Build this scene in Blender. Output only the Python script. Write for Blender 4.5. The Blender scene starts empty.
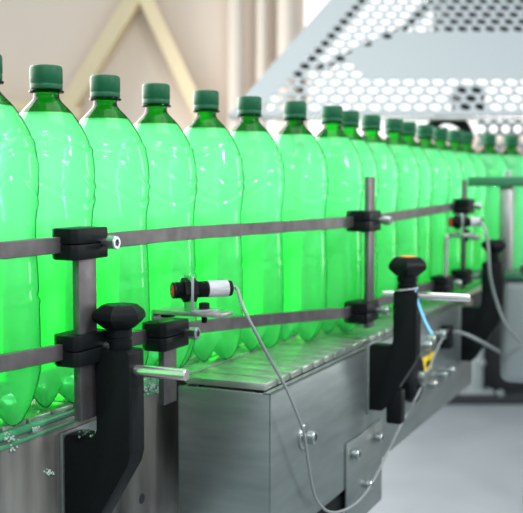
import bpy, bmesh, math, random
from mathutils import Vector, Matrix
random.seed(7)
SC = bpy.context.scene
COL = SC.collection
PI = math.pi

# ------------------------------------------------------------------ camera
W, H, F = 523.0, 513.0, 970.0
BELT = 0.90                                   # height of the belt top above the floor
CAMZ = BELT + 0.222
HOR = 187.0
PITCH = math.atan((H/2 - HOR)/F)
cd = bpy.data.cameras.new('camera'); cam = bpy.data.objects.new('camera', cd); COL.objects.link(cam)
cd.sensor_fit = 'HORIZONTAL'; cd.sensor_width = 36.0; cd.lens = 36.0*F/W
cam.location = (0, 0, CAMZ); cam.rotation_euler = (PI/2 - PITCH, 0, 0)
cd.clip_start = 0.05; cd.clip_end = 100
cd.dof.use_dof = True; cd.dof.focus_distance = 0.98; cd.dof.aperture_fstop = 7.5
SC.camera = cam

# ------------------------------------------------------------------ light
vs = SC.view_settings
vs.view_transform = 'Standard'; vs.look = 'None'; vs.gamma = 1.0; vs.use_curve_mapping = False
vs.exposure = 0.0
wd = bpy.data.worlds.new('hall_light'); SC.world = wd; wd.use_nodes = True
wd.node_tree.nodes['Background'].inputs[0].default_value = (0.86, 0.95, 1.0, 1)
wd.node_tree.nodes['Background'].inputs[1].default_value = 0.85

def area(name, loc, target, size, power, color=(1, 1, 1), sy=None):
    l = bpy.data.lights.new(name, 'AREA'); o = bpy.data.objects.new(name, l); COL.objects.link(o)
    l.energy = power; l.color = color; l.shape = 'RECTANGLE'; l.size = size; l.size_y = sy or size
    o.location = loc
    o.rotation_euler = (Vector(target) - Vector(loc)).to_track_quat('-Z', 'Y').to_euler()
    return o
area('window_light_behind', (-2.0, 2.4, 1.9), (0.0, 1.4, 1.05), 3.4, 270, (1.0, 0.98, 0.95), 2.4)
area('added_backlight_far', (-1.95, 4.1, 1.7), (0.35, 1.9, 1.0), 1.8, 110, (1.0, 0.98, 0.95), 2.2)  # extra back light, added to brighten the far bottles
area('hall_light_above', (0.3, 1.6, 3.4), (0.1, 1.5, 0.9), 2.4, 45, (1, 1, 1), 1.6)
area('ceiling_tube_front', (1.9, 0.3, 2.2), (0.0, 1.2, 1.0), 0.14, 40, (1, 1, 1), 0.9)
area('window_light_right', (2.1, 2.5, 1.5), (0.0, 1.3, 1.05), 0.4, 11, (1, 1, 1), 1.4)
area('ceiling_tube_side', (0.1, -0.5, 2.3), (0.0, 1.2, 1.0), 0.40, 26, (1, 1, 1), 0.12)

# ------------------------------------------------------------------ frames of reference
# conveyor frame: s runs along the line (away from the viewer), d across it (towards the viewer), z up from the belt top
TH = math.radians(65.5)
U = Vector((math.cos(TH), math.sin(TH), 0)); N = Vector((math.sin(TH), -math.cos(TH), 0))
O = Vector((0.011, 1.073, BELT))
def wp(s, d, z): return O + U*s + N*d + Vector((0, 0, z))
def to_sd(X, Y):
    p = Vector((X, Y, 0)) - Vector((O.x, O.y, 0)); return p.dot(U), p.dot(N)
def ray(x, y):
    u = (x - W/2)/F; v = (y - H/2)/F; c, s = math.cos(PITCH), math.sin(PITCH)
    return Vector((u, c - v*s, -s - v*c))
CP = Vector((0, 0, CAMZ))
def on_d(x, y, d):                            # where a sight line meets the upright plane d = const: (s, d, z)
    r = ray(x, y); t = (wp(0, d, 0) - CP).dot(N)/r.dot(N); p = CP + r*t - O
    return (p.dot(U), d, p.z)
def on_s(x, y, s):
    r = ray(x, y); t = (wp(s, 0, 0) - CP).dot(U)/r.dot(U); p = CP + r*t - O
    return (s, p.dot(N), p.z)
def at(x, y, Y):                              # world point at depth Y
    r = ray(x, y); return CP + r*(Y/r.y)

# ------------------------------------------------------------------ materials
def mat(name, color, rough=0.5, metal=0.0, noise=None, bump=0.0, coat=0.0, scale=40.0, stretch=(1, 1, 1), spec=0.5):
    m = bpy.data.materials.new(name); m.use_nodes = True
    nt = m.node_tree; b = nt.nodes['Principled BSDF']
    b.inputs['Base Color'].default_value = (*color, 1); b.inputs['Roughness'].default_value = rough
    b.inputs['Metallic'].default_value = metal; b.inputs['Coat Weight'].default_value = coat
    b.inputs['Specular IOR Level'].default_value = spec
    if noise or bump:
        tc = nt.nodes.new('ShaderNodeTexCoord'); mp = nt.nodes.new('ShaderNodeMapping')
        mp.inputs['Scale'].default_value = stretch
        nt.links.new(tc.outputs['Object'], mp.inputs['Vector'])
        nz = nt.nodes.new('ShaderNodeTexNoise'); nz.inputs['Scale'].default_value = scale
        nz.inputs['Detail'].default_value = 4
        nt.links.new(mp.outputs['Vector'], nz.inputs['Vector'])
        if noise:
            r = nt.nodes.new('ShaderNodeValToRGB')
            r.color_ramp.elements[0].position = 0.3; r.color_ramp.elements[1].position = 0.7
            r.color_ramp.elements[0].color = (*noise, 1); r.color_ramp.elements[1].color = (*color, 1)
            nt.links.new(nz.outputs['Fac'], r.inputs['Fac']); nt.links.new(r.outputs['Color'], b.inputs['Base Color'])
        if bump:
            bp = nt.nodes.new('ShaderNodeBump'); bp.inputs['Strength'].default_value = bump; bp.inputs['Distance'].default_value = 0.002
            nt.links.new(nz.outputs['Fac'], bp.inputs['Height']); nt.links.new(bp.outputs['Normal'], b.inputs['Normal'])
    return m

def pet(name, tint, spec=0.6):                # thin coloured bottle plastic: tinted see-through wall with a gloss
    m = bpy.data.materials.new(name); m.use_nodes = True
    nt = m.node_tree; nt.nodes.clear()
    out = nt.nodes.new('ShaderNodeOutputMaterial'); tr = nt.nodes.new('ShaderNodeBsdfTransparent')
    tr.inputs[0].default_value = (*tint, 1)
    gl = nt.nodes.new('ShaderNodeBsdfGlossy'); gl.inputs['Roughness'].default_value = 0.07
    gl.inputs[0].default_value = (spec, spec, spec, 1)
    fr = nt.nodes.new('ShaderNodeFresnel'); fr.inputs[0].default_value = 1.45
    lw = nt.nodes.new('ShaderNodeLayerWeight'); lw.inputs[0].default_value = 0.35       # a slanting path through the wall is longer, so deeper green
    rp = nt.nodes.new('ShaderNodeMix'); rp.data_type = 'RGBA'
    rp.inputs[6].default_value = (*tint, 1); rp.inputs[7].default_value = (*[c**2.6 for c in tint], 1)
    nt.links.new(lw.outputs['Facing'], rp.inputs[0]); nt.links.new(rp.outputs[2], tr.inputs[0])
    mx = nt.nodes.new('ShaderNodeMixShader')
    nt.links.new(fr.outputs[0], mx.inputs[0]); nt.links.new(tr.outputs[0], mx.inputs[1]); nt.links.new(gl.outputs[0], mx.inputs[2])
    nt.links.new(mx.outputs[0], out.inputs[0])
    return m

def cloudy(name, color, clear_tint, clear=0.3, transl=0.6):      # cloudy drink: scatters light, lets some of the view through
    m = bpy.data.materials.new(name); m.use_nodes = True
    nt = m.node_tree; nt.nodes.clear()
    out = nt.nodes.new('ShaderNodeOutputMaterial')
    tl = nt.nodes.new('ShaderNodeBsdfTranslucent'); df = nt.nodes.new('ShaderNodeBsdfDiffuse'); tr = nt.nodes.new('ShaderNodeBsdfTransparent')
    tl.inputs[0].default_value = (*color, 1); df.inputs[0].default_value = (*color, 1); tr.inputs[0].default_value = (*clear_tint, 1)
    a = nt.nodes.new('ShaderNodeMixShader'); a.inputs[0].default_value = transl
    nt.links.new(df.outputs[0], a.inputs[1]); nt.links.new(tl.outputs[0], a.inputs[2])
    b = nt.nodes.new('ShaderNodeMixShader'); b.inputs[0].default_value = clear
    nt.links.new(a.outputs[0], b.inputs[1]); nt.links.new(tr.outputs[0], b.inputs[2])
    nt.links.new(b.outputs[0], out.inputs[0])
    return m

def glow(name, color, strength):
    m = bpy.data.materials.new(name); m.use_nodes = True
    nt = m.node_tree; nt.nodes.clear()
    out = nt.nodes.new('ShaderNodeOutputMaterial'); e = nt.nodes.new('ShaderNodeEmission')
    e.inputs[0].default_value = (*color, 1); e.inputs[1].default_value = strength
    nt.links.new(e.outputs[0], out.inputs[0]); return m

M = dict(
    pet=pet('green_bottle_plastic', (0.52, 0.965, 0.70)),
    neck=pet('thick_green_neck_plastic', (0.07, 0.72, 0.13), 0.3),
    drink=cloudy('cloudy_drink', (0.92, 0.99, 0.94), (0.78, 0.98, 0.86), 0.48, 0.65),
    cap=mat('dark_green_cap', (0.006, 0.078, 0.034), 0.5, spec=0.2),
    steel=mat('brushed_steel', (0.46, 0.46, 0.46), 0.36, 0.9, (0.33, 0.32, 0.32), 0.15, scale=30, stretch=(1, 8, 1)),
    bar=mat('drawn_steel_bar', (0.17, 0.16, 0.165), 0.42, 0.85, (0.11, 0.10, 0.10), 0.1, scale=45, stretch=(1, 4, 1)),
    panel=mat('stainless_panel', (0.27, 0.31, 0.305), 0.42, 0.85, (0.21, 0.245, 0.24), 0.08, scale=12, stretch=(1, 1, 6)),
    stain=mat('stained_panel', (0.36, 0.36, 0.33), 0.45, 0.7, (0.02, 0.02, 0.02), 0.1, scale=7, stretch=(2.4, 1, 0.5)),
    zinc=mat('zinc_bolt', (0.40, 0.44, 0.44), 0.28, 0.95),
    chrome=mat('bright_steel_rod', (0.75, 0.74, 0.72), 0.25, 0.95),
    black=mat('black_plastic', (0.005, 0.0065, 0.007), 0.4, 0.0, None, 0.12, scale=300, spec=0.09),
    dark=mat('dark_rubber', (0.008, 0.009, 0.010), 0.7, spec=0.1),
    slat=mat('belt_slat', (0.46, 0.52, 0.47), 0.30, 0.8, (0.33, 0.38, 0.34), 0.1, scale=25),
    strip=mat('green_wear_strip', (0.05, 0.24, 0.12), 0.35),
    guide=cloudy('frosted_green_guide_plastic', (0.10, 0.97, 0.16), (0.2, 0.97, 0.3), 0.2, 0.8),
    orange=mat('orange_sticker', (0.85, 0.35, 0.05), 0.5),
    yellow=mat('yellow_tag', (0.85, 0.62, 0.02), 0.5),
    blue=mat('blue_tie_tail', (0.12, 0.45, 0.75), 0.45),
    white=mat('white_sleeve', (0.45, 0.46, 0.48), 0.5, 0, (0.33, 0.34, 0.36), scale=160, stretch=(0.4, 1, 2), spec=0.2),
    cable=mat('grey_cable', (0.20, 0.22, 0.22), 0.5),
    lens=mat('red_lens', (0.7, 0.04, 0.05), 0.4, spec=0.05),
    foam=mat('white_residue', (0.26, 0.37, 0.31), 0.8),
    teal=mat('green_painted_steel', (0.035, 0.14, 0.075), 0.5, spec=0.25),
    machine=mat('grey_painted_housing', (0.20, 0.235, 0.24), 0.5),
    machdark=mat('dark_machine_paint', (0.02, 0.023, 0.026), 0.6, spec=0.2),
    wall=mat('cream_wall', (0.74, 0.62, 0.525), 0.9, 0, (0.71, 0.595, 0.50), scale=1.2),
    beam=mat('pale_yellow_beam', (0.72, 0.59, 0.38), 0.8),
    pipe=mat('pale_pipe', (0.58, 0.51, 0.44), 0.6),
    floor=mat('grey_floor', (0.20, 0.23, 0.25), 0.5, 0, (0.17, 0.20, 0.22), scale=3),
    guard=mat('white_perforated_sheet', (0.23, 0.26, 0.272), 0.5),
    window=glow('daylight_window', (1, 1, 1), 1.5),
)

# ------------------------------------------------------------------ mesh helpers
class MB:
    """collects shapes, in conveyor coordinates (s, d, z) or world coordinates, and links them as ONE mesh object"""
    def __init__(self, world=False): self.bm = bmesh.new(); self.world = world
    def _join(self, t):
        me = bpy.data.meshes.new('t'); t.to_mesh(me); t.free(); self.bm.from_mesh(me); bpy.data.meshes.remove(me)
    def box(self, a0, a1, b0, b1, c0, c1, bev=0.0, seg=2):
        t = bmesh.new(); bmesh.ops.create_cube(t, size=1)
        for v in t.verts:
            v.co = Vector(((a0+a1)/2 + v.co.x*(a1-a0), (b0+b1)/2 + v.co.y*(b1-b0), (c0+c1)/2 + v.co.z*(c1-c0)))
        if bev: bmesh.ops.bevel(t, geom=t.edges[:], offset=bev, segments=seg, affect='EDGES', profile=0.5)
        self._join(t); return self
    def prism(self, pts, a0, a1, axis='s', bev=0.0, seg=2):
        """extrude a closed outline; axis 's': pts are (d,z); axis 'd': pts are (s,z); axis 'z': pts are (s,d)"""
        def mk(p, a):
            return {'s': (a, p[0], p[1]), 'd': (p[0], a, p[1]), 'z': (p[0], p[1], a)}[axis]
        t = bmesh.new()
        lo = [t.verts.new(mk(p, a0)) for p in pts]; hi = [t.verts.new(mk(p, a1)) for p in pts]
        n = len(pts)
        t.faces.new(lo); t.faces.new(hi)
        for i in range(n): t.faces.new((lo[i], lo[(i+1) % n], hi[(i+1) % n], hi[i]))
        bmesh.ops.recalc_face_normals(t, faces=t.faces[:])
        if bev: bmesh.ops.bevel(t, geom=t.edges[:], offset=bev, segments=seg, affect='EDGES', profile=0.5)
        self._join(t); return self
    def lathe(self, base, axis, prof, n=24, rmod=None):
        """revolve (r, h) profile about axis from base"""
        ax = Vector(axis).normalized(); e1 = ax.orthogonal().normalized(); e2 = ax.cross(e1); b = Vector(base)
        rings = []
        for r, h in prof:
            if r < 1e-6: rings.append([self.bm.verts.new(b + ax*h)])
            else:
                rings.append([self.bm.verts.new(b + ax*h + (e1*math.cos(2*PI*k/n) + e2*math.sin(2*PI*k/n))*(r*(rmod(2*PI*k/n) if rmod else 1))) for k in range(n)])
        for A, B in zip(rings, rings[1:]):
            for k in range(n):
                k2 = (k+1) % n
                if len(A) == 1 and len(B) == 1: continue
                if len(A) == 1: self.bm.faces.new((A[0], B[k], B[k2]))
                elif len(B) == 1: self.bm.faces.new((A[k], A[k2], B[0]))
                else: self.bm.faces.new((A[k], A[k2], B[k2], B[k]))
        return self
    def cyl(self, p, q, r, n=20, bev=0.0):
        p = Vector(p); q = Vector(q); L = (q-p).length; bv = bev or min(r, L)*0.08
        return self.lathe(p, q-p, [(0, 0), (r-bv, 0), (r, bv), (r, L-bv), (r-bv, L), (0, L)], n)
    def socket_bolt(self, p, axis, r, L, shank_r=None, gap=0.0):
        """hex-socket head bolt: shank for `gap`, then a head of length L with a hexagonal recess"""
        ax = Vector(axis).normalized(); p = Vector(p)
        if gap: self.cyl(p, p + ax*(gap+0.001), shank_r or r*0.55, 16)
        q = p + ax*gap
        self.lathe(q, ax, [(0, 0), (r*0.92, 0), (r, r*0.1), (r, L-r*0.15), (r*0.88, L), (r*0.5, L)], 20)
        self.lathe(q, ax, [(r*0.5, L), (r*0.5, L*0.45), (0, L*0.45)], 20)
        return self
    def hexbolt(self, p, axis, r, L):
        self.lathe(p, axis, [(0, 0), (r, 0), (r, L*0.85), (r*0.85, L), (0, L)], 6); return self
    def tube(self, pts, r, n=10, sub=6, flat=1.0):
        P = [Vector(p) for p in pts]; Q = []
        for i in range(len(P)-1):
            p0 = P[max(i-1, 0)]; p1 = P[i]; p2 = P[i+1]; p3 = P[min(i+2, len(P)-1)]
            for k in range(sub):
                t = k/sub
                Q.append(0.5*((2*p1) + (p2-p0)*t + (2*p0-5*p1+4*p2-p3)*t*t + (3*p1-p0-3*p2+p3)*t**3))
        Q.append(P[-1]); rings = []; e1 = None
        for i, q in enumerate(Q):
            tg = (Q[min(i+1, len(Q)-1)] - Q[max(i-1, 0)]).normalized()
            e1 = tg.orthogonal().normalized() if e1 is None else (e1 - tg*e1.dot(tg)).normalized()
            e2 = tg.cross(e1)
            rings.append([self.bm.verts.new(q + (e1*math.cos(2*PI*k/n)*flat + e2*math.sin(2*PI*k/n))*r) for k in range(n)])
        for A, B in zip(rings, rings[1:]):
            for k in range(n): self.bm.faces.new((A[k], A[(k+1) % n], B[(k+1) % n], B[k]))
        self.bm.faces.new(rings[0]); self.bm.faces.new(rings[-1]); return self
    def strip(self, path, w, h, bev=0.0008):
        """flat bar following (s, d, z) points: thickness w across, height h"""
        rings = []
        for i, p in enumerate(path):
            a = Vector(path[max(i-1, 0)]); b = Vector(path[min(i+1, len(path)-1)]); tg = (b-a); tg.z = 0; tg.normalize()
            nn = Vector((tg.y, -tg.x, 0)); p = Vector(p)
            e = bev
            sec = [(-w/2+e, -h/2), (w/2-e, -h/2), (w/2, -h/2+e), (w/2, h/2-e), (w/2-e, h/2), (-w/2+e, h/2), (-w/2, h/2-e), (-w/2, -h/2+e)]
            rings.append([self.bm.verts.new(p + nn*x + Vector((0, 0, z))) for x, z in sec])
        for A, B in zip(rings, rings[1:]):
            for k in range(8): self.bm.faces.new((A[k], A[(k+1) % 8], B[(k+1) % 8], B[k]))
        self.bm.faces.new(rings[0]); self.bm.faces.new(rings[-1]); return self
    def build(self, name, m, parent=None, anchor=(0, 0, 0), smooth=True, angle=35):
        """anchor: same coordinates as the shapes; becomes the object's origin (the parent's when there is one)"""
        bm = self.bm; a = Vector(parent['_anchor'][:]) if parent is not None and '_anchor' in parent else Vector(anchor)
        for v in bm.verts:
            c = v.co - a
            v.co = c if self.world else Vector((c.x, -c.y, c.z))
        bmesh.ops.recalc_face_normals(bm, faces=bm.faces[:])
        if smooth:
            for f in bm.faces: f.smooth = True
            for e in bm.edges:
                if len(e.link_faces) == 2 and e.calc_face_angle(0) > math.radians(angle): e.smooth = False
        me = bpy.data.meshes.new(name); bm.to_mesh(me); bm.free(); me.materials.append(m)
        o = bpy.data.objects.new(name, me); COL.objects.link(o)
        if parent is not None: o.parent = parent
        else: place(o, a, self.world)
        o['_anchor'] = [a.x, a.y, a.z]
        return o
def place(o, a, world=False):
    if world: o.location = a
    else:
        o.location = wp(a[0], a[1], a[2]); o.rotation_euler = (0, 0, TH)
def tag(o, label, cat, group=None, kind=None):
    o['label'] = label; o['category'] = cat
    if group: o['group'] = group
    if kind: o['kind'] = kind
    return o
def thing(name, label, cat, anchor, group=None, world=False):
    o = bpy.data.objects.new(name, None); COL.objects.link(o); o.empty_display_size = 0.03
    o['_anchor'] = [float(x) for x in anchor]; place(o, anchor, world)
    return tag(o, label, cat, group)
def structure(o): o['kind'] = 'structure'; return o
def part_label(o, t): o['label'] = t; return o
def copy_tree(o, parent=None):
    c = o.copy(); COL.objects.link(c)
    if parent is not None: c.parent = parent
    for ch in [x for x in COL.objects if x.parent == o]: copy_tree(ch, c)
    return c
def copy_thing(src, s, d, z, label, drot=0.0):
    c = copy_tree(src); c.location = wp(s, d, z); c.rotation_euler = (0, 0, TH + drot); c['label'] = label
    return c

# ------------------------------------------------------------------ the hall
fl = MB(True).box(-6, 8, -3, 9, -0.1, 0.0).build('floor', M['floor'], smooth=False); structure(fl)
WY = 5.4
wl = MB(True).box(-6, 8, WY, WY+0.2, 0, 6).build('wall_back', M['wall'], smooth=False); structure(wl)
def trim(name, pts, w, th, m):
    """flat beam between two world points, on the wall"""
    a, b = Vector(pts[0]), Vector(pts[1]); e = (b-a).normalized(); n = Vector((-e.z, 0, e.x))*w/2
    t = MB(True); bm = t.bm
    q = [a-n, a+n, b+n, b-n]
    lo = [bm.verts.new(v) for v in q]; hi = [bm.verts.new(v + Vector((0, th, 0))) for v in q]
    bm.faces.new(lo); bm.faces.new(hi)
    for i in range(4): bm.faces.new((lo[i], lo[(i+1) % 4], hi[(i+1) % 4], hi[i]))
    return structure(t.build(name, m, smooth=False))
BY = WY - 0.14
trim('trim_1', (at(62, 112, BY), at(150, -30, BY)), 0.085, 0.13, M['beam'])
trim('trim_2', (at(205, 125, BY-0.02), at(132, -30, BY-0.02)), 0.075, 0.13, M['beam'])
trim('trim_3', (at(-60, 97, BY-0.01), at(80, 113, BY-0.01)), 0.06, 0.12, M['beam'])
for i, (x, r) in enumerate(((236, 0.045), (262, 0.03), (286, 0.05))):
    p = at(x, 100, WY-0.1)
    t = MB(True).cyl((p.x, p.y, 0), (p.x, p.y, 4.2), r, 16)
    tag(t.build('pipe', M['pipe'], anchor=(p.x, p.y, 0)),
        ['vertical pipe on the cream wall, farthest left of three', 'thin vertical pipe on the cream wall, middle of three',
         'thick vertical pipe on the cream wall beside the perforated guard'][i], 'pipe', 'pipes on the back wall')
def window(name, x0, x1, y0, y1, m):
    a = at(x0, y1, WY-0.03); b = at(x1, y0, WY-0.03)
    o = MB(True).box(a.x, b.x, WY-0.03, WY-0.01, a.z, b.z).build(name, m, smooth=False); structure(o)
    f = MB(True)
    for q in ((a.x-0.06, a.x, a.z-0.06, b.z+0.06), (b.x, b.x+0.06, a.z-0.06, b.z+0.06), (a.x, b.x, a.z-0.06, a.z), (a.x, b.x, b.z, b.z+0.06)):
        f.box(q[0], q[1], WY-0.06, WY-0.001, q[2], q[3])
    f.build('window_frame', M['wall'], o, smooth=False)
window('window_1', 304, 640, -190, 137, M['window'])
window('glow_pane', 266, 298, 72, 150, M['window'])  # no real window: glowing pane added behind the guard to whiten its left holes

# ------------------------------------------------------------------ perforated guard over the far end of the line
def perforated(name, origin, ex, ey, poly, pitch, hr, hole_ok, m, thick=0.003):
    """hexagonally perforated sheet: real holes; poly is the convex outline in sheet coordinates"""
    bm = bmesh.new(); ex, ey, og = Vector(ex).normalized(), Vector(ey).normalized(), Vector(origin)
    row = pitch*math.sqrt(3)/2; xs = [p[0] for p in poly]; ys = [p[1] for p in poly]
    j0, j1 = int(min(ys)/row)-2, int(max(ys)/row)+2; i0, i1 = int(min(xs)/pitch)-2, int(max(xs)/pitch)+2
    cr = pitch/math.sqrt(3)
    for j in range(j0, j1+1):
        for i in range(i0, i1+1):
            cx, cy = (i + 0.5*(j % 2))*pitch, j*row
            hexa = [(cx + cr*math.cos(PI/6 + k*PI/3), cy + cr*math.sin(PI/6 + k*PI/3)) for k in range(6)]
            outer = []
            for k in range(6):
                a, b = hexa[k], hexa[(k+1) % 6]
                outer += [a, ((a[0]+b[0])/2, (a[1]+b[1])/2)]
            ov = [bm.verts.new((x, y, 0)) for x, y in outer]
            if hole_ok(cx, cy):
                iv = [bm.verts.new((cx + hr*math.cos(math.atan2(y-cy, x-cx)), cy + hr*math.sin(math.atan2(y-cy, x-cx)), 0)) for x, y in outer]
                for k in range(12): bm.faces.new((ov[k], ov[(k+1) % 12], iv[(k+1) % 12], iv[k]))
            else: bm.faces.new(ov)
    bmesh.ops.remove_doubles(bm, verts=bm.verts[:], dist=1e-5)
    n = len(poly)
    for k in range(n):
        a, b = Vector((*poly[k], 0)), Vector((*poly[(k+1) % n], 0)); e = b-a
        bmesh.ops.bisect_plane(bm, geom=bm.verts[:]+bm.edges[:]+bm.faces[:], plane_co=a, plane_no=(e.y, -e.x, 0), clear_outer=True)
    ext = bmesh.ops.extrude_face_region(bm, geom=bm.faces[:])
    bmesh.ops.translate(bm, verts=[v for v in ext['geom'] if isinstance(v, bmesh.types.BMVert)], vec=(0, 0, thick))
    ez = ex.cross(ey)
    for v in bm.verts: v.co = og + ex*v.co.x + ey*v.co.y + ez*v.co.z
    t = MB(True); t.bm.free(); t.bm = bm
    return t
GY = 2.6
g0 = at(W/2, 116, GY)                                   # middle of the guard's lower edge
gx, gy = Vector((1, 0, 0)), Vector((0, 0.71, 0.70))
def gpx(x, y):                                          # sheet coordinates of a sight line
    r = ray(x, y); n = gx.cross(gy); t = (g0-CP).dot(n)/r.dot(n); p = CP + r*t - g0; return (p.dot(gx), p.dot(gy.normalized()))
def pix(cx, cy):
    p = g0 + gx*cx + gy.normalized()*cy - CP; c, s = math.cos(PITCH), math.sin(PITCH)
    dd = p.y*c - p.z*s; return W/2 + F*p.x/dd, H/2 + F*(-p.y*s - p.z*c)/dd
def guard_hole(cx, cy):
    x, y = pix(cx, cy)
    if y > 112 or y < -60: return False
    edge = 330 - (y/116.0)*100
    if x < edge + 27: return False
    if y > 80 or x > 640: return True
    # plain area in the middle of the sheet
    if 30 < y <= 84 and x > 352 + abs(y-60)*1.0 + (12 if y < 45 else 0): return False
    return True
poly = [gpx(228, 116), gpx(640, 116), gpx(640, -45), gpx(369, -45)]
gd = thing('perforated_guard', 'sloping white perforated metal guard over the far bottles', 'guard', tuple(g0), world=True)
perforated('sheet', g0, gx, gy, poly, 0.0405, 0.0152, guard_hole, M['guard']).build('perforated_sheet', M['guard'], gd, smooth=False)
a, b = at(228, 118, GY), at(640, 118, GY)
MB(True).box(a.x, b.x, GY-0.008, GY+0.004, a.z-0.006, a.z+0.004, 0.002).build('bottom_flange', M['steel'], gd)
# dark bars added behind the sheet so the holes before them look dark
for (p, q) in (((296, 78), (366, -4)), ((316, 70), (402, 30)), ((398, 34), (440, -6))):
    A = at(p[0], p[1], 2.79 + (116-p[1])*0.0036 - 0.05); B = at(q[0], q[1], 2.79 + (116-q[1])*0.0036 - 0.05)
    part_label(MB(True).cyl(A, B, 0.012, 12).build('dark_backing_bar', M['machdark'], gd), 'dark bar added behind the guard holes to darken them')
A = at(445, 30, 3.35); B = at(560, -20, 3.35)  # block added behind the sheet to make the upper right holes dark
t = MB(True).box(A.x, B.x, 3.35, 3.6, A.z, B.z, 0.01)
tag(t.build('dark_backing_upper', M['machdark'], anchor=(A.x, 3.35, A.z)), 'dark block added behind the upper right guard holes to darken them', 'machine part')
A = at(458, 114, 3.0); B = at(486, 84, 3.0)  # another added block, darkening the lower right holes
t = MB(True).box(A.x, B.x, 3.0, 3.12, A.z, B.z, 0.01)
tag(t.build('dark_backing_lower', M['machdark'], anchor=(A.x, 3.0, A.z)), 'dark block added behind the lower right guard holes to darken them', 'machine part')
# upright perforated side sheet at the right edge
s0 = at(505, 150, 2.75)
def side_ok(cx, cy): return True
t = perforated('s', s0, (1, 0, 0), (0, 0, 1), [(-0.08, -0.14), (0.12, -0.14), (0.12, 0.105), (-0.08, 0.105)], 0.034, 0.0125, side_ok, M['machine'])
tag(t.build('side_sheet', M['machine'], anchor=tuple(s0), smooth=False), 'upright grey perforated sheet below the guard at the right edge', 'guard')
t = MB(True).tube([at(425, 138, 2.62), at(436, 122, 2.62), at(448, 118, 2.64), at(462, 124, 2.66), at(470, 140, 2.66)], 0.016, 12)
tag(t.build('black_hose', M['dark'], anchor=tuple(at(425, 138, 2.62))), 'dark curved hose behind the far bottle caps under the guard', 'hose')

# ------------------------------------------------------------------ conveyors
cv = thing('conveyor', 'near conveyor at lower left with stained steel side', 'conveyor', (-0.4, -0.19, -BELT), 'bottle conveyors')
MB().box(-1.0, 0.30, -0.1505, -0.1475, -0.22, -0.012, 0.0006).build('side_panel', M['stain'], cv)
MB().box(-1.0, 0.30, -0.2445, -0.2415, -0.22, -0.012, 0.0006).build('side_panel', M['stain'], cv)
MB().box(-1.0, 0.0, -0.1505, -0.1440, -0.0115, -0.0035, 0.003, 3).build('wear_strip', M['strip'], cv)
MB().box(-1.0, 0.0, -0.1480, -0.1455, -0.0195, -0.0155, 0.001).build('edge_strip', M['strip'], cv)
def slats(s0, s1, d0, d1, pitch=0.0381):
    t = MB(); s = s0
    while s < s1:
        t.box(s, s+pitch-0.0042, d0, d1, -0.0078, 0.0, 0.0005, 2); s += pitch
    t.box(s0, s1, d0+0.02, d1-0.015, -0.015, -0.0105)
    return t
slats(-1.0, 0.45, -0.2385, -0.149).build('belt', M['slat'], cv)
MB().cyl((-0.037, -0.1485, -0.138), (-0.037, -0.1472, -0.138), 0.006, 16).build('bolt_hole', M['machdark'], cv)
for s in (-0.85, 0.2):
    MB().box(s-0.02, s+0.02, -0.235, -0.155, -BELT, -0.2195, 0.003).build('leg', M['panel'], cv)

c2 = thing('conveyor', 'far conveyor with plain grey side panel under the bottles', 'conveyor', (0.7, -0.06, -BELT), 'bottle conveyors')
SP = MB().prism([(0.0, -0.19), (1.04, -0.19), (1.04, -0.009), (0.0, -0.009)], -0.003, 0.0, 'd', 0.0006)
SP.box(0.0, 1.04, -0.010, 0.0, -0.011, -0.009)
SP.build('side_panel', M['panel'], c2)
MB().box(0.0, 1.04, -0.1195, -0.1165, -0.19, -0.012, 0.0006).build('side_panel', M['panel'], c2)
MB().box(0.0, 0.003, -0.119, -0.001, -0.19, -0.010, 0.001).build('end_panel', M['panel'], c2)
t = slats(0.006, 2.44, -0.113, -0.0105)
t.build('belt', M['slat'], c2)
MB().box(0.03, 1.75, -0.1465, -0.1205, -0.006, -0.0008, 0.0005).build('transfer_plate', M['slat'], c2)
w = MB().lathe((0.095, 0.0, -0.08), (0, 1, 0), [(0.006, 0), (0.0155, 0), (0.0155, 0.002), (0.014, 0.0032), (0.006, 0.0032)], 28).build('washer', M['zinc'], c2)
MB().socket_bolt((0.095, 0.003, -0.08), (0, 1, 0), 0.0085, 0.010, 0.005, 0.004).build('bolt', M['zinc'], w)
cp = MB().prism([(0.247, -0.127), (0.405, -0.127), (0.405, -0.25), (0.247, -0.25)], 0.0002, 0.0036, 'd', 0.0008).build('cover_plate', M['panel'], c2)
for (x, y) in ((356, 454), (379, 437), (369, 484)):
    s, d, z = on_d(x-2, y, 0.006)
    MB().socket_bolt((s, 0.0036, z), (0, 1, 0), 0.0075, 0.008, 0.0045, 0.003).build('bolt', M['zinc'], cp)
part_label(MB().box(0.12, 0.42, -0.10, -0.006, -0.235, -0.1905, 0.012, 3).build('drive_housing', M['dark'], c2), 'dark housing hanging under the side panel')
for (x, y) in ((431, 339), (441, 334), (443, 375), (450, 370), (432, 384), (427, 345)):
    s, d, z = on_d(x, y, 0.006)
    MB().socket_bolt((s, 0.0, z), (0, 1, 0), 0.009, 0.011, 0.006, 0.004).build('bolt', M['zinc'], c2)
s, d, z = on_d(428, 364, 0.003)
yt = MB().prism([(s-0.05, z-0.012), (s+0.028, z-0.012), (s+0.05, z+0.014), (s-0.028, z+0.014)], 0.0002, 0.002, 'd').build('warning_sticker', M['yellow'], c2, smooth=False)
MB().prism([(s-0.012, z-0.005), (s+0.012, z-0.005), (s+0.02, z+0.005), (s-0.004, z+0.005)], 0.002, 0.0026, 'd').build('sticker_print', M['dark'], yt, smooth=False)
s, d, z = on_d(417, 378, 0.02)
hw = thing('adjusting_wheel', 'dark adjusting wheel on the side panel behind the second bracket', 'wheel', (s, 0.0, z))
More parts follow.
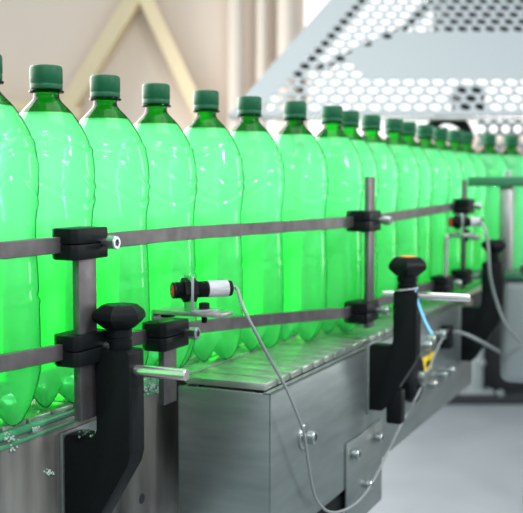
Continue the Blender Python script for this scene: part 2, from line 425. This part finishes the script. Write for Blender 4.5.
MB().lathe((s, 0.0005, z), (0, 1, 0), [(0, 0), (0.034, 0), (0.039, 0.004), (0.039, 0.018), (0.033, 0.023), (0.012, 0.023)], 24, lambda a: 1+0.05*math.cos(8*a)).build('wheel', M['dark'], hw)
part_label(MB().lathe((s, 0.0005, z), (0, 1, 0), [(0.012, 0.021), (0.012, 0.034), (0, 0.034)], 20).build('hub', M['zinc'], hw), 'bright metal hub')
MB().box(1.0, 2.45, -0.10, -0.02, -0.06, -0.0135, 0.003).build('end_frame', M['machdark'], c2)
MB().box(2.38, 2.44, -0.1, -0.02, -BELT, -0.0605, 0.003).build('leg', M['panel'], c2)
MB().box(0.02, 0.06, -0.1, -0.02, -BELT, -0.1905, 0.003).build('leg', M['panel'], c2)

# ------------------------------------------------------------------ bottles
FOOT = [(0.0, .012), (.012, .009), (.022, .0012), (.029, 0.0), (.036, .004), (.042, .014), (.0455, .028), (.0475, .045)]
VALL = [(0.0, .012), (.012, .013), (.020, .016), (.026, .019), (.033, .024), (.0395, .031), (.0445, .039), (.0475, .049)]
PROF = [(.0478, .06), (.0478, .08), (.0476, .10), (.0472, .12), (.0466, .14), (.0458, .155), (.0452, .170), (.0451, .182), (.0456, .192),
        (.0468, .202), (.0479, .212), (.0486, .222), (.0487, .232), (.0484, .242), (.0474, .251), (.0456, .260), (.0431, .268), (.0398, .2755), (.0358, .283), (.0312, .290), (.0262, .2965)]
SHR = 0.984
FOOT = [(r*SHR, z) for r, z in FOOT]; VALL = [(r*SHR, z) for r, z in VALL]; PROF = [(r*SHR, z) for r, z in PROF[:-1]] + PROF[-1:]
def prof_dense(P, n):
    out = []
    for i in range(len(P)-1):
        (r0, z0), (r1, z1) = P[i], P[i+1]
        for k in range(n): out.append((r0+(r1-r0)*k/n, z0+(z1-z0)*k/n))
    out.append(P[-1]); return out
def bottle_shell(off, ridges=True, ztop=None, close=False):
    bm = bmesh.new(); n = 80; rings = []
    for (rf, zf), (rv, zv) in zip(FOOT, VALL):
        ring = []
        if rf == 0: rings.append([bm.verts.new((0, 0, zf+off))]); continue
        for k in range(n):
            a = 2*PI*k/n; w = (0.5+0.5*math.cos(5*a))**0.7
            r = rv+(rf-rv)*w; z = zv+(zf-zv)*w
            ring.append(bm.verts.new(((r-off)*math.cos(a), (r-off)*math.sin(a), z + off*(1 if z < .03 else 0))))
        rings.append(ring)
    def ridge(a, z):
        h = 0
        for zc, A, ph, m in ((.238, .016, 0.3, 2), (.214, .014, 1.1, 2), (.262, .006, 2.0, 3), (.116, .003, 0.5, 2), (.052, .002, 0.9, 2)):
            dz = z - (zc + A*math.sin(m*a+ph)); h += math.exp(-(dz/.0018)**2)*0.0013 - math.exp(-((dz-.0045)/.0022)**2)*0.0016
        return h
    for r, z in prof_dense(PROF, 4):
        if ztop and z > ztop: break
        rings.append([bm.verts.new(((r-off+(ridge(2*PI*k/n, z) if ridges else 0))*math.cos(2*PI*k/n), (r-off+(ridge(2*PI*k/n, z) if ridges else 0))*math.sin(2*PI*k/n), z)) for k in range(n)])
    for A, B in zip(rings, rings[1:]):
        for k in range(n):
            k2 = (k+1) % n
            if len(A) == 1: bm.faces.new((A[0], B[k], B[k2]))
            else: bm.faces.new((A[k], A[k2], B[k2], B[k]))
    if close: bm.faces.new(rings[-1])
    t = MB(True); t.bm.free(); t.bm = bm; return t
def make_bottle():
    root = thing('bottle', '-', 'bottle', (0, 0, 0), 'green bottles on the line', world=True)
    bottle_shell(0.0).build('body', M['pet'], root, angle=60)
    bottle_shell(0.0012, True, None, True).build('drink', M['drink'], root, angle=60)
    nk = MB(True).lathe((0, 0, 0), (0, 0, 1), [(.0262, .2965), (.0225, .3008), (.0188, .3045), (.0155, .3080), (.0134, .3110), (.0128, .3125), (.0128, .3165),
                        (.0172, .3172), (.0176, .3182), (.0172, .3192), (.0132, .3198), (.0132, .3220)], 40)
    nk.build('neck', M['neck'], root, angle=50)
    MB(True).lathe((0, 0, 0), (0, 0, 1), [(.0140, .3200), (.0158, .3203), (.0160, .3206), (.0162, .3248), (.0158, .3254), (.0158, .3260), (.0164, .3266),
                    (.0163, .3412), (.0157, .3430), (.0142, .3440), (0, .3440)], 72, lambda a: 1+0.008*math.cos(36*a)).build('cap', M['cap'], root, angle=50)
    return root
zt = CAMZ + 0.122
CAPS = [(46, 66), (105, 76), (156, 84), (206, 92), (249.5, 97), (295, 102), (332, 107), (349, 110), (371, 115), (394, 119), (407.5, 122),
        (425, 125), (440, 127), (455, 129), (466, 132), (489, 134), (511, 137)]
r = ray(*CAPS[0]); t = (zt-CAMZ)/r.z
pos = [Vector((r.x*t, r.y*t, BELT))]
STEP = 0.0985                                            # the bottles stand touching, in single file, a little staggered
for x, y in CAPS[1:]:
    r = ray(x, y); k = r.x/r.y; q = pos[-1]
    A_ = k*k+1; B_ = -2*(k*q.x+q.y); C_ = q.x**2+q.y**2-STEP**2
    Y = (-B_ + math.sqrt(max(B_*B_-4*A_*C_, 0)))/(2*A_); pos.append(Vector((k*Y, Y, BELT)))
pos.insert(0, pos[0] - Vector((math.cos(math.radians(68)), math.sin(math.radians(68)), 0))*STEP)
BL = ['nearest green bottle, mostly cut off by the left edge of the photo',
      'large green bottle fully in view farthest left, above the left clamps',
      'green bottle above the left steel post, second whole one from the left',
      'green bottle behind the near photoelectric sensor, third whole one from the left',
      'green bottle fourth whole one from the left, just right of the near sensor lens',
      'green bottle fifth whole one from the left, above the looping grey cable',
      'green bottle sixth whole one from the left, left of the tall middle post',
      'green bottle just left of the tall middle post, beside a half-hidden bottle',
      'half-hidden green bottle squeezed right behind the middle post',
      'green bottle just right of the tall middle post top',
      'green bottle second to the right of the tall middle post',
      'half-hidden green bottle above the middle orange-topped knob',
      'blurred green bottle right of the orange-topped knob',
      'blurred green bottle near the end of the rail, left of the far post',
      'blurred green bottle directly left of the thin far post',
      'blurred green bottle directly behind the thin far post',
      'blurred green bottle above the left end of the green crossbar, apart from the others',
      'last green bottle, at the right edge above the green crossbar']
proto = make_bottle()
for i, p in enumerate(pos):
    o = proto if i == 0 else copy_tree(proto)
    o.location = p; o.rotation_euler = (0, 0, random.uniform(0, 2*PI)); o['label'] = BL[i]

# ------------------------------------------------------------------ guide rails
UP = [(-0.75, -0.163, .167), (-0.303, -0.120, .167), (-0.128, -0.114, .168), (-0.012, -0.108, .169), (0.08, -0.096, .169), (0.156, -0.082, .169), (0.25, -0.058, .170),
      (0.346, -0.034, .171), (0.42, -0.029, .171), (0.532, -0.028, .173), (0.71, -0.020, .178), (0.885, -0.013, .183), (1.02, -0.004, .184)]
LO = [(-0.75, -0.163, .076), (-0.305, -0.120, .068), (-0.128, -0.114, .062), (0.015, -0.105, .058), (0.08, -0.096, .054), (0.156, -0.082, .050), (0.25, -0.058, .045),
      (0.342, -0.034, .040), (0.42, -0.029, .040), (0.532, -0.028, .040), (0.71, -0.020, .041), (0.885, -0.013, .042), (1.02, -0.004, .042)]
ur = MB().strip(UP, 0.006, 0.0155).build('guide_rail', M['bar'], anchor=UP[1]); tag(ur, 'upper flat steel guide rail running across the front of the bottles', 'rail', 'guide rails')
lr = MB().strip(LO, 0.006, 0.0155).build('guide_rail', M['bar'], anchor=LO[1]); tag(lr, 'lower flat steel guide rail near the bottle bases', 'rail', 'guide rails')
BK = []
for i, p in enumerate(pos):
    a = pos[max(i-1, 0)]; b = pos[min(i+1, len(pos)-1)]; e = (b-a).normalized(); nn = Vector((-e.y, e.x, 0)); q = p + nn*0.066
    s, d = to_sd(q.x, q.y); BK.append((s, d))
sm = []
for i in range(len(BK)):
    k = [BK[j] for j in range(max(0, i-2), min(len(BK), i+3))]
    sm.append((BK[i][0], min(sum(x[1] for x in k)/len(k), BK[i][1]), 0.10))
sm.insert(0, (sm[0][0]-0.4, sm[0][1]-0.03, 0.10))
bg = MB().strip(sm, 0.006, 0.17).build('back_guide_panel', M['guide'], anchor=sm[0]); tag(bg, 'green plastic guide panel standing behind the row of bottles', 'guide panel')

def post(s, d, z0, z1, ws, wd, label, m='bar'):
    t = MB().box(s-ws/2, s+ws/2, d-wd/2, d+wd/2, z0, z1, 0.0006)
    return tag(t.build('support_post', M[m], anchor=(s, d, z0)), label, 'post', 'upright rail posts')
post(-0.2005, -0.109, -0.004, .18, 0.029, 0.008, 'flat steel post under the left upper clamp, ending above the frame')
post(-0.061, -0.098, -0.016, .075, 0.028, 0.007, 'short flat steel post hanging below the clamp under the sensor')
post(0.402, -0.018, 0.012, .237, 0.028, 0.007, 'tall flat steel post in the middle, rising above the rail')
post(0.93, 0.004, 0.02, .236, 0.014, 0.008, 'thin blurred post at the far end of the upper rail')

# ------------------------------------------------------------------ rail clamps
def make_clamp(label):
    c = thing('rail_clamp', label, 'clamp', (0, 0, 0), 'black rail clamps')
    def jaw(z0, z1):
        t = bmesh.new(); L, D = 0.029, 0.0165; e = 0.009
        pts = [(-L+e, -D), (L-e*.5, -D), (L, -D+e*.5), (L, D-e*.3), (L-e*.3, D), (-L+e*.5, D), (-L, D-e*.5), (-L, -D+e)]
        return MB().prism(pts, z0, z1, 'z', 0.0016, 2)
    jaw(0.0003, 0.0150).build('upper_jaw', M['black'], c)
    jaw(-0.0150, -0.0003).build('lower_jaw', M['black'], c)
    MB().socket_bolt((0.019, 0.014, 0.000), (0, 1, 0), 0.0068, 0.010, 0.0042, 0.008).build('bolt', M['zinc'], c)
    MB().cyl((-0.006, 0.002, -0.0170), (-0.006, 0.002, -0.013), 0.003, 10).build('nut', M['black'], c)
    return c
k0 = make_clamp('black clamp joining the left post to the upper rail')
k0.location = wp(-0.2015, -0.115, .168); k0.rotation_euler = (0, 0, TH)
copy_thing(k0, -0.2005, -0.115, .066, 'black clamp on the lower rail just behind the left bracket', 0.0)
copy_thing(k0, -0.059, -0.103, .060, 'black clamp on the lower rail under the near sensor plate', 0.0)
copy_thing(k0, 0.395, -0.026, .172, 'black clamp joining the tall middle post to the upper rail', 0.0).scale = (1.1, 1.15, 1)
copy_thing(k0, 0.390, -0.027, .037, 'black clamp at the foot of the tall middle post', 0.0).scale = (1.1, 1.15, 1)
copy_thing(k0, 0.93, 0.002, .184, 'blurred black clamp on the thin far post', 0.0)
copy_thing(k0, 0.80, -0.006, .042, 'blurred black clamp low on the far wire frame post', 0.0)
copy_thing(k0, 0.93, 0.000, .044, 'blurred black clamp at the foot of the thin far post', 0.0)

# ------------------------------------------------------------------ mounting brackets with hand knobs
def make_bracket(label):
    b = thing('mounting_bracket', label, 'bracket', (0, 0, 0), 'black mounting brackets')
    T = 0.0140
    # outline seen along the line: foot on the frame, arm rising clear of it
    out = [(0.004, -0.004), (0.006, 0.0), (0.036, 0.0), (0.041, 0.003), (0.043, 0.009), (0.043, 0.087), (0.045, 0.0895), (0.079, 0.0895), (0.082, 0.087),
           (0.082, -0.012), (0.079, -0.024), (0.046, -0.078), (0.030, -0.104), (0.024, -0.108), (0.004, -0.108)]
    body = MB().prism(out, -T, T, 's', 0.0016, 2).build('body', M['black'], b)
    MB().box(-0.0105, 0.0105, 0.0805, 0.0824, -0.012, 0.052, 0.0008).build('slot_shade', M['dark'], body)  # dark slab painted in for the shade inside the recess
    MB().box(-0.016, 0.05, 0.0003, 0.004, -0.115, 0.002, 0.0005).build('mount_plate', M['panel'], b)
    kn = MB().lathe((0, 0.0625, 0.089), (0, 0, 1), [(0, 0), (.0118, 0), (.0122, .001), (.0122, .0095), (.0112, .010), (.0112, .012), (.0122, .0125), (.0122, .021)], 28)
    hexm = lambda a: 1.0/max(math.cos((a % (PI/3)) - PI/6), .87)*0.94
    kn.lathe((0, 0.0625, 0.1085), (0, 0, 1), [(0.0, 0), (.0125, 0), (.0165, .002), (.0235, .008), (.0265, .011), (.0265, .015), (.0245, .019), (.0175, .0245), (0, .0255)], 6, None)
    kb = kn.build('knob', M['black'], b, angle=25)
    return b, kb
b1, kb1 = make_bracket('black bracket with hand knob and steel rod, in the left foreground')
S1, Z1 = -0.177, -0.026
b2 = copy_tree(b1); S2, Z2 = 0.352, -0.004
b3 = copy_tree(b1); S3, Z3 = 0.93, -0.014
for b, s, d, z in ((b1, S1, -0.1476, Z1), (b2, S2, 0.0, Z2), (b3, S3, 0.0, Z3)):
    b.location = wp(s, d, z); b.rotation_euler = (0, 0, TH)
KS = 0.88
b2.scale = (KS, KS, KS)
for c in COL.objects:
    if c.parent == b2 and c.name.startswith('knob'):
        c.scale = (1.3, 1.3, 1.25); c.location = (0, 0.0625*0.3, -0.089*0.25)
b2['label'] = 'black bracket with orange-topped knob, in the middle of the conveyor side'
b3['label'] = 'blurred black bracket with hand knob, farthest right'
def add_rod(b, S, Dp, Z, x0, x1, y1, r, back):
    p = on_s(x1, y1, S)
    k = b.scale.x; zl = (p[2]-Z)/k
    # children of a bracket live in its own frame
    o = MB().cyl((0, back, zl), (0, (p[1]-Dp)/k, zl), r, 24, 0.0008).build('rod', M['chrome'], b, smooth=True)
    return part_label(o, 'bright steel rod through the bracket arm')
add_rod(b1, S1, -0.1476, Z1, 133, 187, 375, 0.0058, 0.040)
add_rod(b2, S2, 0.0, Z2, 375, 470, 298, 0.0062, 0.022)
o = MB().lathe((0, 0.0625, 0.1338), (0, 0, 1), [(0.0095, 0), (.0095, .0009), (0, .0012)], 24).build('sticker', M['orange'], [c for c in COL.objects if c.parent == b2 and c.name.startswith('knob')][0])
part_label(o, 'orange disc on the knob top')
o = MB().box(-0.012, 0.012, 0.032, 0.058, -0.128, -0.072, 0.003).build('lower_clamp', M['black'], b2)
# cable tie with blue tail on the middle bracket
ct = thing('cable_tie', 'pale cable tie with blue tail round the orange-topped knob stem', 'cable tie', (S2, 0.055, Z2+0.088))
t = MB(); ring = [(S2 + 0.0145*math.cos(a), 0.055 + 0.0145*math.sin(a), Z2+0.0815+0.002*math.sin(a)) for a in [2*PI*k/24 for k in range(25)]]
t.tube(ring, 0.0012, 8, 2); t.build('loop', M['white'], ct)
tp = [(S2+0.0, 0.0695, Z2+0.0815), on_s(414, 287, S2-0.004), on_s(419, 305, S2-0.006), on_s(425, 321, S2-0.008), on_s(432, 334, S2-0.01)]
part_label(MB().tube(tp, 0.0022, 8, 5, 0.5).build('tail', M['blue'], ct), 'blue loose tail')

# ------------------------------------------------------------------ photoelectric sensors
SA = math.atan2(-0.37, -0.93) - TH                       # the sensor's own heading, relative to the line
def make_sensor(label):
    r = thing('photoelectric_sensor', label, 'sensor', (0, 0, 0), 'photoelectric sensors', world=True)
    X = (1, 0, 0)                                        # looks along +x, cable leaves at -x
    b = MB(True).lathe((-0.012, 0, 0), X, [(0, 0), (.0082, 0), (.0088, .001)] + sum([[(.0088, .002+.0016*k), (.0082, .0028+.0016*k)] for k in range(22)], []) + [(.0088, .0385), (.0075, .0395), (0.0072, .0385)], 28)
    b.build('barrel', M['black'], r, angle=50)
    part_label(MB(True).lathe((0.0262, 0, 0), X, [(.0074, -0.002), (.0074, 0.0005), (.005, .0013), (0, .0016)], 24).build('lens', M['lens'], r), 'red lens')
    for x in (0.0015, 0.0105):
        MB(True).lathe((x, 0, 0), X, [(.0088, 0), (.0128, 0), (.0132, .0006), (.0132, .0052), (.0128, .0058), (.0088, .0058)], 6).build('nut', M['black'], r, smooth=False)
    MB(True).lathe((-0.0345, 0, 0), X, [(0, 0), (.0084, 0), (.009, .0006), (.009, .0225), (.0084, .0228), (0, .0228)], 28).build('sleeve', M['white'], r)
    MB(True).lathe((-0.0395, 0, 0), X, [(0, 0), (.006, 0), (.0082, .001), (.0086, .005), (0, .005)], 24).build('end_cap', M['dark'], r)
    br = MB(True).box(0.0073, 0.0105, -0.013, 0.013, -0.0215, 0.0155, 0.0005)
    br.box(-0.020, 0.0105, -0.013, 0.013, -0.0228, -0.0205, 0.0005)
    br.build('angle_bracket', M['zinc'], r)
    q = MB(True).hexbolt((-0.008, 0, -0.0206), (0, 0, 1), 0.0058, 0.0062); q.cyl((-0.008, 0, -0.036), (-0.008, 0, -0.0206), 0.003, 12)
    part_label(q.build('bolt', M['dark'], r, smooth=False), 'dark hex bolt')
    return r
PS, PZ = -0.0735, .0805
sn = make_sensor('near photoelectric sensor with white sleeve and grey cable above the lower rail')
sp = on_s(197, 289.5, PS)
sn.location = wp(PS, sp[1], sp[2]); sn.rotation_euler = (0, 0, TH + SA)
PZ = sp[2] - 0.0228
sn2 = copy_tree(sn); sn2['label'] = 'blurred far photoelectric sensor below the thin post clamp'
s2 = on_d(463, 222, 0.03); sn2.location = wp(*s2)
# plates that carry the sensors
pe = on_s(221, 316, PS-0.014)
pl = thing('sensor_plate', 'bent steel plate carrying the near sensor on its clamp', 'plate', (PS, -0.09, PZ), 'sensor mounting plates')
MB().box(PS-0.014, PS+0.014, -0.100, pe[1], PZ-0.0045, PZ, 0.0006).build('plate', M['steel'], pl)
MB().box(PS-0.014, PS+0.014, -0.103, -0.100, PZ-0.012, PZ, 0.0006).build('bent_edge', M['zinc'], pl)
MB().cyl((PS, -0.090, PZ-0.0080), (PS, -0.090, PZ-0.0045), 0.008, 16).build('spacer', M['dark'], pl)
fw = thing('wire_frame', 'thin bent steel frame under the far sensor', 'frame', (0.80, 0.0, 0.02), 'sensor mounting plates')
fa, fb = on_d(446, 236, 0.004), on_d(478, 238, 0.03)
MB().tube([(fa[0], 0.004, 0.02), (fa[0], 0.004, fa[2]-0.012), (fa[0]+0.004, 0.005, fa[2]-0.003), (fa[0]+0.03, 0.008, fa[2]), fb], 0.0045, 10).build('rod', M['steel'], fw)
MB().box(s2[0]-0.02, s2[0]+0.03, 0.018, 0.058, s2[2]-0.027, s2[2]-0.0235, 0.0005).build('plate', M['zinc'], fw)

# cables
p0 = Vector((PS, sp[1], sp[2])); hd = Vector((math.cos(SA), -math.sin(SA), 0))
cs = p0 - hd*0.039
path = [tuple(cs), tuple(cs - hd*0.006 + Vector((0, 0, -.0005))), on_s(244, 309, PS-0.01), on_s(257, 335, PS), on_s(271, 361, -0.04), on_d(285, 386, 0.022), on_d(296, 411, 0.026), on_d(304, 434, 0.026), on_d(307, 455, 0.022), on_d(312, 485, 0.016),
        on_d(318, 502, 0.014), on_d(330, 512, 0.012), on_d(347, 509, 0.012), on_d(364, 495, 0.012), on_d(379, 470, 0.012), on_d(391, 445, 0.012), on_d(405, 417, 0.014), on_d(418, 394, 0.03), on_d(429, 368, 0.014), on_d(440, 343, 0.012), on_d(447, 332, 0.012)]
t = MB().tube(path, 0.0018, 10, 6)
tag(t.build('sensor_cable', M['cable'], anchor=path[0]), 'thin grey cable looping down from the near sensor across the panel', 'cable', 'sensor cables')
p1 = Vector(s2) - Vector((math.cos(SA), -math.sin(SA), 0))*0.039
path = [tuple(p1), on_d(484, 227, 0.09), on_d(488, 245, 0.10), on_d(490, 275, 0.10), on_d(496, 300, 0.10), on_d(506, 325, 0.11), on_d(520, 342, 0.115)]
t = MB().tube(path, 0.003, 10, 6)
tag(t.build('sensor_cable', M['cable'], anchor=path[0]), 'blurred grey cable hanging from the far sensor at the right', 'cable', 'sensor cables')
path = [on_d(446, 331, 0.012), on_d(462, 333, 0.02), on_d(480, 341, 0.05), on_d(500, 352, 0.07), on_d(518, 361, 0.09), on_d(540, 368, 0.10)]
t = MB().tube(path, 0.0035, 10, 6)
tag(t.build('branch_cable', M['cable'], anchor=path[0]), 'pale cable running right from the side panel to the grey housing', 'cable', 'sensor cables')
kx = on_d(449, 332, 0.014)
t = MB().box(kx[0]-0.012, kx[0]+0.012, 0.0, 0.02, kx[2]-0.03, kx[2]+0.012, 0.003)
tag(t.build('cable_clip', M['dark'], anchor=kx), 'dark clip holding cables to the far side panel', 'clip')

# ------------------------------------------------------------------ machine at the far end
ST = 1.0
ms = thing('transfer_stand', 'green crossbar on a pale pillar with grey housing at the right edge', 'machine', (ST, 0.08, -0.2))
pa = on_s(507, 186, ST); pb = on_s(507, 272, ST); ca = on_s(471, 182, ST)
MB().box(ST-0.03, ST+0.03, ca[1], ca[1]+0.32, ca[2]-0.009, ca[2]+0.010, 0.002).build('crossbar', M['teal'], ms)
MB().box(ST-0.014, ST+0.014, pa[1]-0.012, pa[1]+0.012, pb[2], pa[2], 0.002).build('pillar', M['steel'], ms)
MB().cyl((ST, pa[1], ca[2]+0.0095), (ST, pa[1], ca[2]+0.022), 0.008, 12).build('bolt', M['zinc'], ms)
MB().box(ST-0.035, ST+0.12, 0.006, 0.40, pb[2]-0.012, pb[2], 0.002).build('base_plate', M['teal'], ms)
hp = on_s(503, 290, ST)
part_label(MB().box(ST-0.035, ST+0.12, hp[1], hp[1]+0.26, -0.17, pb[2]-0.0125, 0.02, 4).build('housing', M['machine'], ms), 'rounded grey housing')
for dd in (0.12,):
    MB().cyl((ST-0.02, pa[1]+0.04, pb[2]), (ST-0.02, pa[1]+0.04, pb[2]+0.018), 0.009, 6).build('bolt', M['zinc'], ms)

fy = 5.0
def fx(x): return at(x, 400, fy).x
mb = thing('machine_base', 'dark machine with pale leg standing on the grey floor at right', 'machine', (fx(470), fy, 0), world=True)
MB(True).box(fx(415), fx(640), fy+0.05, fy+0.33, 0.05, 0.62, 0.01).build('body', M['machdark'], mb)
MB(True).box(fx(405), fx(640), fy-0.06, fy+0.34, 0.0, 0.05, 0.006).build('base_rail', M['machdark'], mb)
for x in (475, 560):
    l = MB(True).box(fx(x)-0.035, fx(x)+0.035, fy-0.03, fy+0.045, 0.05, 0.42, 0.01)
    l.box(fx(x)-0.09, fx(x)+0.09, fy-0.05, fy+0.045, 0.0505, 0.07, 0.004)
    part_label(l.build('leg', M['machine'], mb), 'pale grey leg')
for x, z in ((479, 0.22), (498, 0.06), (470, 0.36)):
    MB(True).cyl((fx(x), fy-0.065, z), (fx(x), fy-0.02, z), 0.016, 10).build('bolt', M['zinc'], mb)

# ------------------------------------------------------------------ dried white residue near the left bracket
def residue(name, label, spots):
    bm = bmesh.new()
    for (s, d, z), n, sp_ in spots:
        for k in range(n):
            c = Vector((s+random.gauss(0, sp_), d+random.uniform(0, .0015), z+random.gauss(0, sp_*0.5)))
            bmesh.ops.create_icosphere(bm, subdivisions=1, radius=random.uniform(.0006, .0016), matrix=Matrix.Translation(c))
    t = MB(); t.bm.free(); t.bm = bm
    tag(t.build(name, M['foam'], anchor=spots[0][0]), label, 'residue', kind='stuff')
residue('foam_residue', 'white dried foam crumbs on the near conveyor edge', [
    ((-0.182, -0.125, -0.0245), 26, 0.005), ((-0.176, -0.115, -0.0245), 22, 0.004), (on_d(150, 386, -0.1440), 50, 0.006), (on_d(158, 389, -0.1465), 25, 0.005), (on_d(8, 438, -0.1440), 26, 0.005), (on_d(35, 429, -0.1440), 16, 0.003),
    (on_d(48, 473, -0.1476), 26, 0.004), (on_d(12, 448, -0.1476), 14, 0.003)])
for o in bpy.data.objects:
    if '_anchor' in o: del o['_anchor']
